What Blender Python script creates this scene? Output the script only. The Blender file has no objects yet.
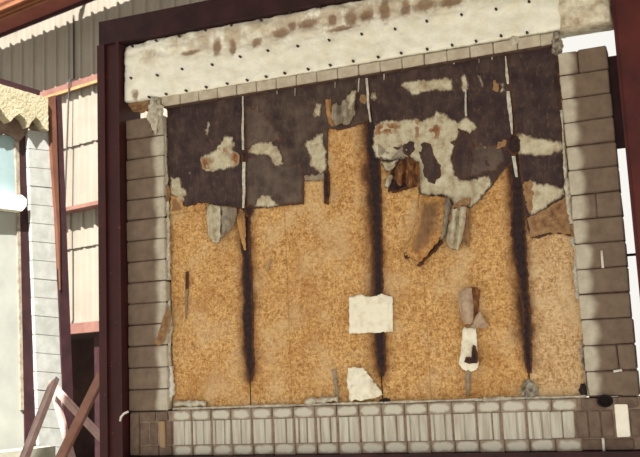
import bpy, bmesh, math, random
from mathutils import Vector, Matrix, noise
from mathutils.geometry import tessellate_polygon, delaunay_2d_cdt
import numpy as np
random.seed(7)
S = bpy.context.scene
COL = S.collection

# ------------------------------------------------------------------ camera
F = 930.0
PITCH, YAW, ROLL = 0.15395, -0.35632, -0.04417
CAM = Vector((4.88689, -7.72573, 0.2847))
fwd = Vector((math.sin(YAW)*math.cos(PITCH), math.cos(YAW)*math.cos(PITCH), math.sin(PITCH)))
rt0 = Vector((math.cos(YAW), -math.sin(YAW), 0))
up0 = rt0.cross(fwd)
RT = math.cos(ROLL)*rt0 + math.sin(ROLL)*up0
UP = -math.sin(ROLL)*rt0 + math.cos(ROLL)*up0
cd = bpy.data.cameras.new('camera')
cam = bpy.data.objects.new('camera', cd); COL.objects.link(cam)
cd.sensor_fit = 'HORIZONTAL'; cd.sensor_width = 36; cd.lens = F/640*36
cd.clip_end = 300
cd.dof.use_dof = True; cd.dof.focus_distance = 7.6; cd.dof.aperture_fstop = 3.4   # the print is a little soft
m3 = Matrix((RT, UP, -fwd)).transposed()
cam.matrix_world = Matrix.Translation(CAM) @ m3.to_4x4()
S.camera = cam

# ------------------------------------------------------------------ sky, sun, exposure
w = bpy.data.worlds.new('world'); S.world = w; w.use_nodes = True
bg = w.node_tree.nodes['Background']
bg.inputs[0].default_value = (1.0, 0.98, 0.92, 1); bg.inputs[1].default_value = 0.95
sun_h = Vector((0.2, -0.98)); EL = math.radians(48)
tosun = Vector((sun_h.x*math.cos(EL), sun_h.y*math.cos(EL), math.sin(EL))).normalized()
sd = bpy.data.lights.new('sun', 'SUN'); sd.energy = 17.5; sd.angle = math.radians(0.6); sd.color = (1.0, 0.97, 0.91)
sun = bpy.data.objects.new('sun', sd); COL.objects.link(sun)
sun.rotation_euler = tosun.to_track_quat('Z', 'Y').to_euler(); sun.location = (4, -12, 14)
S.view_settings.view_transform = 'Standard'; S.view_settings.look = 'None'
S.view_settings.exposure = 0.0; S.view_settings.gamma = 1.0
S.view_settings.use_curve_mapping = False

# ------------------------------------------------------------------ pixel -> place
def ray(px, py):
    return (fwd + RT*((px-320)/F) + UP*((228.5-py)/F))
def hit(px, py, p0, n):
    d = ray(px, py); t = (Vector(p0)-CAM).dot(n)/d.dot(n)
    return CAM + d*t
NY = Vector((0, 1, 0))
def pw(px, py, y=0.0):                      # pixel -> point on the plane Y = y (wall planes)
    return hit(px, py, (0, y, 0), NY)
YS = 0.075                                  # face of the boards, set back in the opening
FLOOR = -1.25

# ------------------------------------------------------------------ materials
def srgb(r, g, b):
    f = lambda c: (c/255/12.92 if c/255 <= .04045 else ((c/255+.055)/1.055)**2.4)
    return (f(r), f(g), f(b), 1)
class NT:
    def __init__(s, name):
        s.m = bpy.data.materials.new(name); s.m.use_nodes = True
        s.t = s.m.node_tree; s.p = s.t.nodes['Principled BSDF']
        s.p.inputs['Specular IOR Level'].default_value = 0.25
        s._pos = None
    def n(s, typ, **kw):
        o = s.t.nodes.new('ShaderNode'+typ)
        for k, v in kw.items(): setattr(o, k, v)
        return o
    def l(s, a, b): s.t.links.new(a, b)
    def pos(s):
        if not s._pos: s._pos = s.n('NewGeometry').outputs['Position']
        return s._pos
    def mapv(s, v, scale, loc=(0,0,0)):
        m = s.n('Mapping'); m.inputs['Scale'].default_value = scale; m.inputs['Location'].default_value = loc
        s.l(v, m.inputs['Vector']); return m.outputs[0]
    def noise(s, scale, detail=4, rough=.6, v=None, stretch=None, loc=(0,0,0), dist=0):
        v = v if v is not None else s.pos()
        if stretch or loc != (0,0,0): v = s.mapv(v, stretch or (1,1,1), loc)
        o = s.n('TexNoise'); o.inputs['Scale'].default_value = scale; o.inputs['Detail'].default_value = detail
        o.inputs['Roughness'].default_value = rough; o.inputs['Distortion'].default_value = dist
        s.l(v, o.inputs['Vector']); return o.outputs['Fac']
    def ramp(s, fac, stops):
        r = s.n('ValToRGB'); e = r.color_ramp.elements
        e[0].position, e[0].color = stops[0]; e[1].position, e[1].color = stops[-1]
        for p, c in stops[1:-1]:
            x = e.new(p); x.color = c
        s.l(fac, r.inputs[0]); return r.outputs[0]
    def step(s, v, a, b):
        o = s.n('MapRange', interpolation_type='SMOOTHSTEP'); o.inputs[1].default_value = a; o.inputs[2].default_value = b
        s.l(v, o.inputs[0]); return o.outputs[0]
    def math(s, op, a, b=None, c=None):
        o = s.n('Math', operation=op)
        for i, x in enumerate((a, b, c)):
            if x is None: continue
            if isinstance(x, (int, float)): o.inputs[i].default_value = x
            else: s.l(x, o.inputs[i])
        return o.outputs[0]
    def mix(s, fac, a, b, mode='MIX'):
        o = s.n('Mix', data_type='RGBA', blend_type=mode)
        for i, x in ((0, fac), (6, a), (7, b)):
            if isinstance(x, (int, float, tuple)): o.inputs[i].default_value = x
            else: s.l(x, o.inputs[i])
        return o.outputs[2]
    def xyz(s, v=None):
        o = s.n('SeparateXYZ'); s.l(v if v is not None else s.pos(), o.inputs[0]); return o.outputs
    def fringe(s, col, fcol, lo=.15, hi=.75, n=1.5, stretch=(1, 1, .5)):
        a = s.n('Attribute'); a.attribute_name = 'edge'
        e = s.math('ADD', a.outputs['Fac'], s.math('MULTIPLY', s.math('SUBTRACT', s.noise(30, 5, .65, stretch=stretch), .5), n))
        return s.mix(s.step(e, lo, hi), fcol, col)
    def rnd(s): return s.n('ObjectInfo').outputs['Random']
    def obj(s): return s.n('TexCoord').outputs['Object']
    def out(s, col, rough=.85, bump=None, strength=.3, dist=.004, metal=0, spec=None):
        if isinstance(col, tuple): s.p.inputs['Base Color'].default_value = col
        else: s.l(col, s.p.inputs['Base Color'])
        s.p.inputs['Roughness'].default_value = rough; s.p.inputs['Metallic'].default_value = metal
        if spec is not None: s.p.inputs['Specular IOR Level'].default_value = spec
        if bump is not None:
            b = s.n('Bump'); b.inputs['Strength'].default_value = strength; b.inputs['Distance'].default_value = dist
            s.l(bump, b.inputs['Height']); s.l(b.outputs[0], s.p.inputs['Normal'])
        return s.m
def simple(name, c1, c2, scale=8, rough=.85, strength=.3, dist=.004, stretch=None, metal=0, lo=.35, hi=.68, detail=5):
    t = NT(name); f = t.noise(scale, detail, stretch=stretch)
    return t.out(t.ramp(f, [(lo, c1), (hi, c2)]), rough, t.noise(scale*5, 4, stretch=stretch), strength, dist, metal)

SEAMS = [pw(249, 350, YS).x, pw(380, 350, YS).x, pw(527, 350, YS).x]
def osb_mat(name, base, dark, light, grey, centre=None):
    t = NT(name)
    p = t.pos()
    wob = t.n('TexNoise'); wob.inputs['Scale'].default_value = 9; t.l(p, wob.inputs['Vector'])
    va = t.n('VectorMath', operation='MULTIPLY_ADD'); t.l(wob.outputs['Color'], va.inputs[0]); va.inputs[1].default_value = (.07, .07, .07); t.l(p, va.inputs[2])
    def vor(sx, sz):
        v = t.n('TexVoronoi'); v.inputs['Scale'].default_value = 1
        t.l(t.mapv(va.outputs[0], (sx, 1, sz)), v.inputs['Vector'])
        s = t.n('SeparateColor'); t.l(v.outputs['Color'], s.inputs[0]); return s.outputs[0]
    a = vor(44, 84); b = vor(96, 40)
    f = t.math('ADD', t.math('MULTIPLY', a, .5), t.math('MULTIPLY', b, .5))
    col = t.ramp(f, [(.1, dark), (.5, base), (.9, light)])
    fine = t.noise(140, 3)
    col = t.mix(t.math('MULTIPLY', t.step(fine, .56, .74), .55), col, srgb(112, 70, 34))
    col = t.mix(t.math('MULTIPLY', t.step(t.noise(24, 4, .6), .5, .68), .5), col, srgb(148, 98, 52))
    col = t.mix(t.math('MULTIPLY', t.step(t.noise(30, 4, .6, loc=(1, 2, 3)), .54, .7), .5), col, srgb(222, 186, 130))
    big = t.noise(2.6, 5)
    col = t.mix(t.math('MULTIPLY', t.step(big, .45, .72), .42), col, srgb(152, 96, 44))
    col = t.mix(t.math('MULTIPLY', t.step(t.noise(3.3, 4, loc=(3, 0, 5)), .48, .7), grey), col, srgb(214, 186, 146))
    x = t.xyz()
    d = None
    for sx in SEAMS:
        q = t.math('ABSOLUTE', t.math('SUBTRACT', x[0], sx))
        d = q if d is None else t.math('MINIMUM', d, q)
    d = t.math('ADD', d, t.math('MULTIPLY', t.math('SUBTRACT', 1, t.step(x[2], .12, .34)), .13))
    dn = t.math('ADD', d, t.math('MULTIPLY', t.math('SUBTRACT', t.noise(5, 5), .5), .2))
    col = t.mix(t.math('MULTIPLY', t.math('SUBTRACT', 1, t.step(dn, .0, .16)), .85), col, srgb(100, 56, 30))
    col = t.mix(t.math('MULTIPLY', t.math('SUBTRACT', 1, t.step(dn, .0, .075)), .85), col, srgb(54, 36, 32))
    for mx in [(SEAMS[0]+SEAMS[1])/2-.22, (SEAMS[1]+SEAMS[2])/2-.2]:       # faint nailing lines
        ln = t.math('SUBTRACT', 1, t.step(t.math('ABSOLUTE', t.math('SUBTRACT', x[0], mx)), .002, .008))
        col = t.mix(t.math('MULTIPLY', ln, .35), col, srgb(120, 78, 44))
    if centre:                                   # scorched darkest away from the torn rim
        at = t.n('Attribute'); at.attribute_name = 'edge'
        e = t.math('ADD', at.outputs['Fac'], t.math('MULTIPLY', t.math('SUBTRACT', t.noise(6, 4), .5), 1.0))
        col = t.mix(t.math('MULTIPLY', t.step(e, .25, 1.0), .85), col, centre)
    return t.out(col, .85, f, .25, .004)
M = {}
M['osb'] = osb_mat('osb_board', srgb(203, 157, 98), srgb(156, 110, 62), srgb(226, 186, 130), .5)
M['osb_pale'] = osb_mat('osb_pale', srgb(206, 170, 124), srgb(160, 122, 82), srgb(228, 198, 158), 1.0)
M['flap'] = osb_mat('scorched_flap', srgb(190, 142, 86), srgb(152, 106, 58), srgb(206, 162, 106), .2, srgb(126, 94, 68))
def char_mat(name, a, b, c):
    t = NT(name)
    f = t.noise(7, 6, .65); g = t.noise(3, 5, .6, stretch=(2.5, 1, .8), loc=(2, 1, 4))
    col = t.ramp(f, [(.3, a), (.5, b), (.7, c)])
    col = t.mix(t.math('MULTIPLY', t.step(g, .45, .7), .6), col, c)
    col = t.mix(t.math('MULTIPLY', t.step(t.noise(34, 5, .7, stretch=(1, 1, .4), loc=(3, 3, 8)), .52, .7), .5), col, srgb(112, 90, 76))
    st = t.noise(26, 4, .6, stretch=(1, 1, .18), loc=(9, 2, 1))
    col = t.mix(t.math('MULTIPLY', t.step(st, .55, .75), .35), col, srgb(100, 76, 64))
    col = t.fringe(col, srgb(86, 58, 44), .0, .5)
    return t.out(col, .75, t.noise(38, 5), .5, .006, spec=.2)
M['char'] = char_mat('charred_facing', srgb(46, 34, 38), srgb(62, 47, 48), srgb(86, 69, 63))
M['char_mid'] = char_mat('charred_facing_mid', srgb(52, 40, 41), srgb(72, 57, 54), srgb(98, 83, 74))
M['char_grey'] = char_mat('charred_facing_grey', srgb(62, 50, 49), srgb(88, 74, 68), srgb(112, 97, 86))
t = NT('soot')
c = t.ramp(t.noise(30, 5), [(.35, srgb(36, 27, 31)), (.68, srgb(60, 44, 43))])
c = t.fringe(c, srgb(92, 58, 38), -.1, .6, 1.6)
M['soot'] = t.out(c, .9, t.noise(60, 4), .7, .01)
t = NT('gypsum_pale')
f = t.noise(14, 6, .65); c = t.ramp(f, [(.28, srgb(150, 128, 104)), (.5, srgb(192, 182, 156)), (.72, srgb(214, 208, 188))])
c = t.mix(t.math('MULTIPLY', t.step(t.noise(7, 6, .65, loc=(4, 4, 0)), .54, .7), .65), c, srgb(138, 104, 78))
c = t.fringe(c, srgb(80, 62, 56), .0, .65, 1.6, (1, 1, .5))
M['pale'] = t.out(c, .9, t.noise(50, 4), .5, .005)
t = NT('scorched_paper')
c = t.ramp(t.noise(18, 5), [(.32, srgb(110, 66, 42)), (.7, srgb(156, 106, 70))])
c = t.fringe(c, srgb(160, 132, 102), .1, .8)
M['rust'] = t.out(c, .8, t.noise(60, 4), .5, .006)
t = NT('scorched_translucent')
c = t.ramp(t.noise(16, 6, .7), [(.3, srgb(96, 64, 44)), (.52, srgb(146, 110, 78)), (.74, srgb(180, 152, 116))])
c = t.fringe(c, srgb(152, 118, 82), .05, .8)
M['brownpaper'] = t.out(c, .85, t.noise(45, 4), .6, .006)
t = NT('folded_scorch')
c = t.ramp(t.noise(20, 6, .7, stretch=(1.6, 1, .6)), [(.34, srgb(58, 38, 34)), (.5, srgb(112, 72, 46)), (.68, srgb(170, 124, 78))])
M['folded'] = t.out(c, .85, t.noise(60, 4), .6, .008)
M['beige'] = simple('beige_paper', srgb(160, 134, 112), srgb(198, 174, 150), 14, .8, .4, .005)
M['paper'] = simple('white_paper', srgb(222, 208, 176), srgb(244, 238, 220), 16, .8, .3, .004, lo=.25, hi=.5)
t = NT('grey_facing_paper')
c = t.ramp(t.noise(14, 6, .65), [(.3, srgb(112, 98, 86)), (.7, srgb(170, 160, 142))])
c = t.fringe(c, srgb(140, 116, 90), -.2, .6, 1.4)
M['greypaper'] = t.out(c, .8, t.noise(50, 4), .5, .006)
t = NT('tan_facing_paper')
c = t.ramp(t.noise(3.6, 5, .6), [(.36, srgb(122, 88, 62)), (.5, srgb(166, 124, 80)), (.64, srgb(194, 148, 92))])
c = t.mix(t.math('MULTIPLY', t.step(t.noise(40, 4), .52, .68), .4), c, srgb(134, 92, 56))
M['tanpaper'] = t.out(c, .8, t.noise(45, 4), .5, .006)
M['tape'] = simple('joint_tape', srgb(170, 165, 152), srgb(216, 212, 198), 30, .8, .3, .003)
M['fibre'] = simple('ceramic_fibre', srgb(176, 164, 146), srgb(226, 220, 202), 26, .95, .8, .01)
M['fibre_dirty'] = simple('sooty_fibre', srgb(96, 84, 74), srgb(196, 188, 170), 22, .95, .8, .01)
# concrete block, paler where the fire reached it
def block_mat(name, side):
    t = NT(name)
    x = t.xyz()
    base = t.ramp(t.noise(9, 6, .6), [(.3, srgb(108, 91, 78)), (.7, srgb(130, 112, 97))])
    base = t.mix(t.math('MULTIPLY', t.rnd(), .22), base, srgb(96, 80, 68))
    light = t.ramp(t.noise(12, 5), [(.3, srgb(174, 163, 146)), (.7, srgb(200, 192, 176))])
    ob = t.xyz(t.obj())
    # rounded pale patch on every block
    zz = t.math('MULTIPLY', t.math('POWER', t.math('ABSOLUTE', t.math('MULTIPLY', ob[2], 10.2)), 3.0), .03 if side > 0 else .006)
    n = t.math('MULTIPLY', t.math('SUBTRACT', t.noise(5, 3, .5), .5), .09)
    r = t.math('MULTIPLY', t.math('SUBTRACT', t.rnd(), .5), .03)
    if side < 0: e = t.math('SUBTRACT', x[0], .315)
    else: e = t.math('SUBTRACT', 4.325, x[0])
    e = t.math('ADD', t.math('SUBTRACT', t.math('ADD', e, n), zz), r)
    c = t.mix(t.step(e, -.03, .05), base, light)
    return t.out(c, .92, t.noise(70, 4), .45, .004)
M['block_l'] = block_mat('concrete_block_left', -1)
M['block_r'] = block_mat('concrete_block_right', 1)
M['block_dark'] = simple('taupe_block', srgb(100, 82, 72), srgb(126, 107, 93), 10, .92, .4)
M['mortar'] = simple('dark_mortar', srgb(70, 52, 46), srgb(100, 78, 68), 20, .95, .5)
M['mortar_l'] = simple('mortar', srgb(134, 112, 98), srgb(162, 142, 126), 20, .95, .5)
M['lintel_brick'] = simple('lintel_brick', srgb(178, 164, 144), srgb(206, 196, 178), 9, .9, .3)
t = NT('washed_brick')                       # pale faces, darker towards the rims
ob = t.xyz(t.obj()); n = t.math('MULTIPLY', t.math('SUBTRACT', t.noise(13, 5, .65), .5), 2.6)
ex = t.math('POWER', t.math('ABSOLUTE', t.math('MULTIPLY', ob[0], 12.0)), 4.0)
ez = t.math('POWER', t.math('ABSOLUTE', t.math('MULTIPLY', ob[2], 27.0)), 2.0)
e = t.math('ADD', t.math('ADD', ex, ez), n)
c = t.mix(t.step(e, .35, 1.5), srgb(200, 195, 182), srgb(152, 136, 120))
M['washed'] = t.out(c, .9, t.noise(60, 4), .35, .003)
M['fluted'] = simple('fluted_block', srgb(168, 156, 142), srgb(204, 200, 188), 24, .9, .3, stretch=(1, 1, .10), lo=.3, hi=.62)
t = NT('lintel_blanket')
x = t.xyz()
c = t.ramp(t.noise(6, 6, .6), [(.3, srgb(232, 226, 204)), (.6, srgb(248, 246, 234))])
band = t.math('MULTIPLY', t.step(x[2], 3.30, 3.48), t.math('SUBTRACT', 1, t.step(x[2], 3.57, 3.68)))
at = t.n('Attribute'); at.attribute_name = 'stain'
st = t.step(t.math('ADD', t.noise(6, 6, .62, stretch=(1, 1, .7)), t.math('MULTIPLY', t.step(x[0], .3, 1.4), .10)), .44, .66)
c = t.mix(t.math('MULTIPLY', t.math('MULTIPLY', st, band), .6), c, srgb(170, 142, 112))
sn = t.math('ADD', at.outputs['Fac'], t.math('MULTIPLY', t.math('SUBTRACT', t.noise(16, 6, .7), .5), 1.3))
c = t.mix(t.math('MULTIPLY', t.step(sn, .25, .8), .85), c, srgb(138, 108, 82))
c = t.mix(t.math('MULTIPLY', t.step(t.noise(4, 5, .6, stretch=(1, 1, .35), loc=(7, 0, 2)), .56, .75), .3), c, srgb(196, 190, 176))
M['blanket'] = t.out(c, .95, t.noise(18, 6, .65), .6, .018)
t = NT('lintel_crumbled')
c = t.ramp(t.noise(12, 6, .65), [(.3, srgb(176, 154, 128)), (.5, srgb(216, 206, 184)), (.7, srgb(240, 235, 218))])
M['crumbled'] = t.out(c, .95, t.noise(24, 6), .8, .02)
M['pin'] = simple('pin_steel', srgb(46, 40, 38), srgb(70, 62, 58), 60, .6, .1)
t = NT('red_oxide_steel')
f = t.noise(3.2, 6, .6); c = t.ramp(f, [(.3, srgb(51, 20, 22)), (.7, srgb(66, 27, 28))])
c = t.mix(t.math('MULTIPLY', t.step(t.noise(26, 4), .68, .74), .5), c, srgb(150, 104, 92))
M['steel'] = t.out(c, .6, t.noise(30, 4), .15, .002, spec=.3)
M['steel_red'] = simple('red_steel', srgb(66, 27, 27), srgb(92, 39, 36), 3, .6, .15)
M['black'] = simple('hollow_black', srgb(26, 18, 20), srgb(36, 26, 26), 20, .9, .2)
M['steel_dark'] = simple('dark_steel', srgb(42, 23, 27), srgb(60, 33, 36), 6, .7, .15)
M['wire'] = simple('white_wire', srgb(206, 200, 188), srgb(232, 228, 218), 40, .5, .05)
M['white_brick'] = simple('plain_white_brick', srgb(240, 234, 218), srgb(252, 248, 238), 10, .9, .2)
# surroundings
t = NT('siding_metal')
c = t.ramp(t.noise(1.2, 5, .6), [(.3, srgb(128, 120, 108)), (.7, srgb(144, 137, 126))])
M['siding'] = t.out(c, .55, t.noise(3, 3), .1, .01, spec=.3)
M['girt'] = simple('pink_girt', srgb(112, 78, 70), srgb(132, 96, 86), 4, .8, .2)
M['girt_edge'] = simple('yellowed_edge', srgb(140, 112, 74), srgb(162, 134, 92), 6, .8, .2)
M['eave'] = simple('eave_red', srgb(112, 62, 56), srgb(130, 76, 68), 2, .7, .2)
M['purlin'] = simple('purlin_orange', srgb(120, 78, 54), srgb(140, 92, 64), 4, .7, .1)
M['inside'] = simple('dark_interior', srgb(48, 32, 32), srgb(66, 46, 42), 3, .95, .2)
M['concrete'] = simple('pale_concrete', srgb(160, 156, 140), srgb(186, 182, 166), 5, .95, .4, .008)
M['ground'] = simple('yard_concrete', srgb(120, 117, 108), srgb(140, 136, 127), 1.6, .95, .3, .01)
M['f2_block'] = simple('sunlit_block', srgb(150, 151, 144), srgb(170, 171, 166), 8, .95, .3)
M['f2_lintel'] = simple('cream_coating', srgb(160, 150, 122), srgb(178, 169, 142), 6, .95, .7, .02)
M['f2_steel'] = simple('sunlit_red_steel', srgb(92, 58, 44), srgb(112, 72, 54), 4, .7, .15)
M['f2_blue'] = simple('pale_blue_panel', srgb(130, 152, 155), srgb(148, 166, 167), 2, .6, .1)
M['f2_cream'] = simple('pale_cream_panel', srgb(154, 156, 148), srgb(168, 169, 160), 3, .8, .1)
M['trestle'] = simple('pinkish_steel', srgb(156, 126, 122), srgb(184, 156, 150), 6, .55, .15)
M['trestle_b'] = simple('brown_steel', srgb(134, 94, 82), srgb(158, 116, 102), 6, .6, .15)
M['canopy'] = simple('shade_canopy_sheet', srgb(150, 140, 126), srgb(170, 160, 146), 3, .8, .1)

# ------------------------------------------------------------------ builders
def tag(o, label=None, cat=None, group=None, kind=None):
    if label: o['label'] = label
    if cat: o['category'] = cat
    if group: o['group'] = group
    if kind: o['kind'] = kind
    return o
def empty(name, loc, **kw):
    o = bpy.data.objects.new(name, None); COL.objects.link(o); o.location = loc
    return tag(o, **kw)
def parent_to(o, par):
    if par is None: return
    o.parent = par
    # parts are modelled in world space
    mw = Matrix.Identity(4); q = par
    chain = []
    while q: chain.append(q); q = q.parent
    for q in reversed(chain):
        mw = mw @ q.matrix_parent_inverse @ (Matrix.Translation(q.location) @ q.rotation_euler.to_matrix().to_4x4() @ Matrix.Diagonal((*q.scale, 1)))
    o.matrix_parent_inverse = mw.inverted()
def link(name, me, mat, par=None, **kw):
    if 'edge' not in me.attributes:
        at = me.attributes.new('edge', 'FLOAT', 'POINT'); at.data.foreach_set('value', [1.0]*len(me.vertices))
    if mat is not None and not me.materials: me.materials.append(M[mat] if isinstance(mat, str) else mat)
    o = bpy.data.objects.new(name, me); COL.objects.link(o); parent_to(o, par)
    return tag(o, **kw)
def bm_link(name, bm, mat, par=None, smooth=False, **kw):
    bmesh.ops.recalc_face_normals(bm, faces=bm.faces)
    me = bpy.data.meshes.new(name); bm.to_mesh(me); bm.free()
    if smooth:
        for p in me.polygons: p.use_smooth = True
    return link(name, me, mat, par, **kw)
def add_hexa(bm, c8):
    v = [bm.verts.new(p) for p in c8]
    for f in ((0,1,2,3), (7,6,5,4), (0,4,5,1), (1,5,6,2), (2,6,7,3), (3,7,4,0)):
        bm.faces.new([v[i] for i in f])
def box8(x0, x1, y0, y1, z0, z1):
    return [(x0,y0,z0),(x1,y0,z0),(x1,y0,z1),(x0,y0,z1),(x0,y1,z0),(x1,y1,z0),(x1,y1,z1),(x0,y1,z1)]
def boxes(name, lst, mat, par=None, bevel=0, **kw):
    bm = bmesh.new()
    for b in lst: add_hexa(bm, box8(*b))
    if bevel: bmesh.ops.bevel(bm, geom=bm.edges[:], offset=bevel, segments=1, affect='EDGES')
    return bm_link(name, bm, mat, par, **kw)
def beam(bm, a, b, wdir, w1, w2):
    a, b = Vector(a), Vector(b); d = (b-a).normalized(); u = Vector(wdir); u = (u-d*u.dot(d)).normalized(); v = d.cross(u)
    pts = []
    for q in (a, b):
        pts += [q-u*w1/2-v*w2/2, q+u*w1/2-v*w2/2, q+u*w1/2+v*w2/2, q-u*w1/2+v*w2/2]
    add_hexa(bm, pts)
def rough_outline(pts, step=.014, amp=.010, seed=0):
    """subdivide a closed 2-D outline (Vectors) and fray it"""
    out = []
    n = len(pts)
    for i in range(n):
        a, b = pts[i], pts[(i+1) % n]
        d = b-a; L = d.length; k = max(1, int(L/step))
        nr = Vector((-d.y, d.x))/L if L > 1e-6 else Vector((0, 0))
        for j in range(k):
            p = a + d*(j/k)
            s = noise.noise(Vector((p.x*28, p.y*28, seed))) + .6*noise.noise(Vector((p.x*70, p.y*70, seed+5)))
            out.append(p + nr*s*amp)
    return out
def slab(name, pix, y, thick, mat, par=None, amp=.010, step=.014, seed=0, grid=.016, rel=.004, fr_=.035, **kw):
    """a rough-edged sheet whose outline is given in pixels on the plane Y = y; its face is uneven, thin at the rim"""
    pts = []
    for px, py in pix:
        q = pw(px, py, y); pts.append(Vector((q.x, q.z)))
    if amp: pts = rough_outline(pts, step, amp, seed)
    n = len(pts); P = np.array([(p.x, p.y) for p in pts])
    lo, hi = P.min(0), P.max(0)
    gx, gz = np.meshgrid(np.arange(lo[0], hi[0], grid), np.arange(lo[1], hi[1], grid)); Q = np.stack([gx.ravel(), gz.ravel()], 1)
    Q += np.random.RandomState(seed+1).uniform(-.3, .3, Q.shape)*grid
    A, B = P, np.roll(P, -1, 0); D = B-A; L2 = (D**2).sum(1)+1e-12
    ins = np.zeros(len(Q), bool); dist = np.full(len(Q), 9.)
    for k in range(n):
        c = ((A[k, 1] > Q[:, 1]) != (B[k, 1] > Q[:, 1]))
        if abs(D[k, 1]) > 1e-12: ins ^= c & (Q[:, 0] < D[k, 0]*(Q[:, 1]-A[k, 1])/D[k, 1]+A[k, 0])
        tt = np.clip(((Q-A[k])@D[k])/L2[k], 0, 1); dd = np.hypot(*(Q-A[k]-tt[:, None]*D[k]).T); dist = np.minimum(dist, dd)
    keep = ins & (dist > grid*.45); Q = Q[keep]; dist = dist[keep]
    vin = [Vector(p) for p in P]+[Vector(q) for q in Q]
    vo, _, fo, ov, _, _ = delaunay_2d_cdt(vin, [(i, (i+1) % n) for i in range(n)], [list(range(n))], 1, 1e-6)
    bm = bmesh.new(); lay = bm.verts.layers.float.new('edge')
    vs = []
    for i, v in enumerate(vo):
        src = ov[i][0] if ov[i] else 0
        d = 0. if src < n else float(dist[src-n])
        e = min(1., d/fr_)
        yy = y - rel*(e*.6 + e*.9*noise.noise(Vector((v.x*16, v.y*16, seed))))
        w_ = bm.verts.new((v.x, yy, v.y)); w_[lay] = e; vs.append(w_)
    for f in fo:
        try: bm.faces.new([vs[i] for i in f])
        except ValueError: pass
    be = [e for e in bm.edges if e.is_boundary]
    ex = bmesh.ops.extrude_edge_only(bm, edges=be)
    for g_ in ex['geom']:
        if isinstance(g_, bmesh.types.BMVert): g_.co.y = y+thick
    return bm_link(name, bm, mat, par, **kw)
def sheet(name, rows, mat, par=None, thick=.004, sub=3, base=YS, wr=.010, seed=0, fr_=.04, **kw):
    """a curled sheet: rows of (px, py, standoff towards the viewer)"""
    bm = bmesh.new(); g = []
    for r in rows:
        g.append([bm.verts.new(pw(px, py, base-off)) for px, py, off in r])
    for i in range(len(g)-1):
        for j in range(len(g[0])-1):
            bm.faces.new((g[i][j], g[i][j+1], g[i+1][j+1], g[i+1][j]))
    for _ in range(sub):
        bmesh.ops.subdivide_edges(bm, edges=bm.edges[:], cuts=1, use_grid_fill=True, smooth=.25)
    lay = bm.verts.layers.float.new('edge')
    bp = np.array([v.co for v in bm.verts if v.is_boundary])
    for v in bm.verts: v[lay] = min(1., float(np.sqrt(((bp-np.array(v.co))**2).sum(1)).min())/fr_)
    for v in bm.verts:
        q = v.co*14
        v.co.y -= 2.2*wr*(abs(noise.noise(Vector((q.x*2.2, 3, q.z*.8+seed))))-.25)
        if v.is_boundary: v.co += .6*wr*noise.noise_vector(q*5)
        q = v.co*22; v.co.y += wr*noise.noise(q+Vector((0,0,seed))); v.co.x += .6*wr*noise.noise(q+Vector((5,0,seed)))
        v.co.z += .6*wr*noise.noise(q+Vector((0,9,seed)))
    o = bm_link(name, bm, mat, par, smooth=True, **kw)
    md = o.modifiers.new('thickness', 'SOLIDIFY'); md.thickness = thick; md.offset = 1
    return o
def tube(name, pts, r, mat, par=None, sides=8, fray=0, seed=0, flat=1.0, **kw):
    """a tube through world points; r is a number or a list"""
    pts = [Vector(p) for p in pts]
    bm = bmesh.new(); rings = []
    for i, p in enumerate(pts):
        a = pts[max(0, i-1)]; b = pts[min(len(pts)-1, i+1)]; d = (b-a).normalized()
        u = d.cross(Vector((0, 1, 0)));
        if u.length < .01: u = d.cross(Vector((1, 0, 0)))
        u.normalize(); v = d.cross(u)
        rr = r[i] if isinstance(r, (list, tuple)) else r
        ring = []
        for k in range(sides):
            an = 2*math.pi*k/sides
            q = rr*(1 + fray*noise.noise(p*40+Vector((math.cos(an), math.sin(an), seed))*1.7))
            ring.append(bm.verts.new(p + u*math.cos(an)*q + v*math.sin(an)*q*flat))
        rings.append(ring)
    for i in range(len(rings)-1):
        for k in range(sides):
            bm.faces.new((rings[i][k], rings[i][(k+1) % sides], rings[i+1][(k+1) % sides], rings[i+1][k]))
    bm.faces.new(rings[0][::-1]); bm.faces.new(rings[-1])
    return bm_link(name, bm, mat, par, smooth=True, **kw)
def lerp(a, b, t): return a+(b-a)*t
def polyline(pts, step):
    out = []
    for a, b in zip(pts, pts[1:]):
        a, b = Vector(a), Vector(b); k = max(1, int((b-a).length/step))
        out += [a+(b-a)*(j/k) for j in range(k)]
    return out+[Vector(pts[-1])]
def lump(name, c, sx, sy, sz, mat, par=None, rough=.3, seed=0, freq=9, **kw):
    bm = bmesh.new(); bmesh.ops.create_icosphere(bm, subdivisions=4, radius=1)
    for v in bm.verts:
        k = 1 + rough*(noise.noise(v.co*1.6+Vector((seed, 0, 0))) + .6*noise.noise(v.co*freq*.5+Vector((0, seed, 0))))
        v.co = Vector((v.co.x*sx*k, v.co.y*sy*k, v.co.z*sz*k)) + Vector(c)
    return bm_link(name, bm, mat, par, smooth=True, **kw)
def unit_mesh(name, mat, w, d, h, bev=.006, jit=.003, seed=0):
    """a block or brick centred on its face, shared by its copies"""
    bm = bmesh.new(); add_hexa(bm, box8(-w/2, w/2, 0, d, -h/2, h/2))
    rs = random.Random(seed)
    for v in bm.verts: v.co += Vector((rs.uniform(-jit, jit), rs.uniform(-jit, jit), rs.uniform(-jit, jit)))
    bmesh.ops.bevel(bm, geom=bm.edges[:], offset=bev, segments=2, affect='EDGES')
    bmesh.ops.recalc_face_normals(bm, faces=bm.faces)
    me = bpy.data.meshes.new(name); bm.to_mesh(me); bm.free(); me.materials.append(M[mat])
    return me
def place(name, me, loc, par, sx=1, sz=1, rot=0):
    o = bpy.data.objects.new(name, me); COL.objects.link(o); o.location = loc; o.scale = (sx, 1, sz); o.rotation_euler = (0, rot, 0)
    parent_to(o, par); return o

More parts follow.
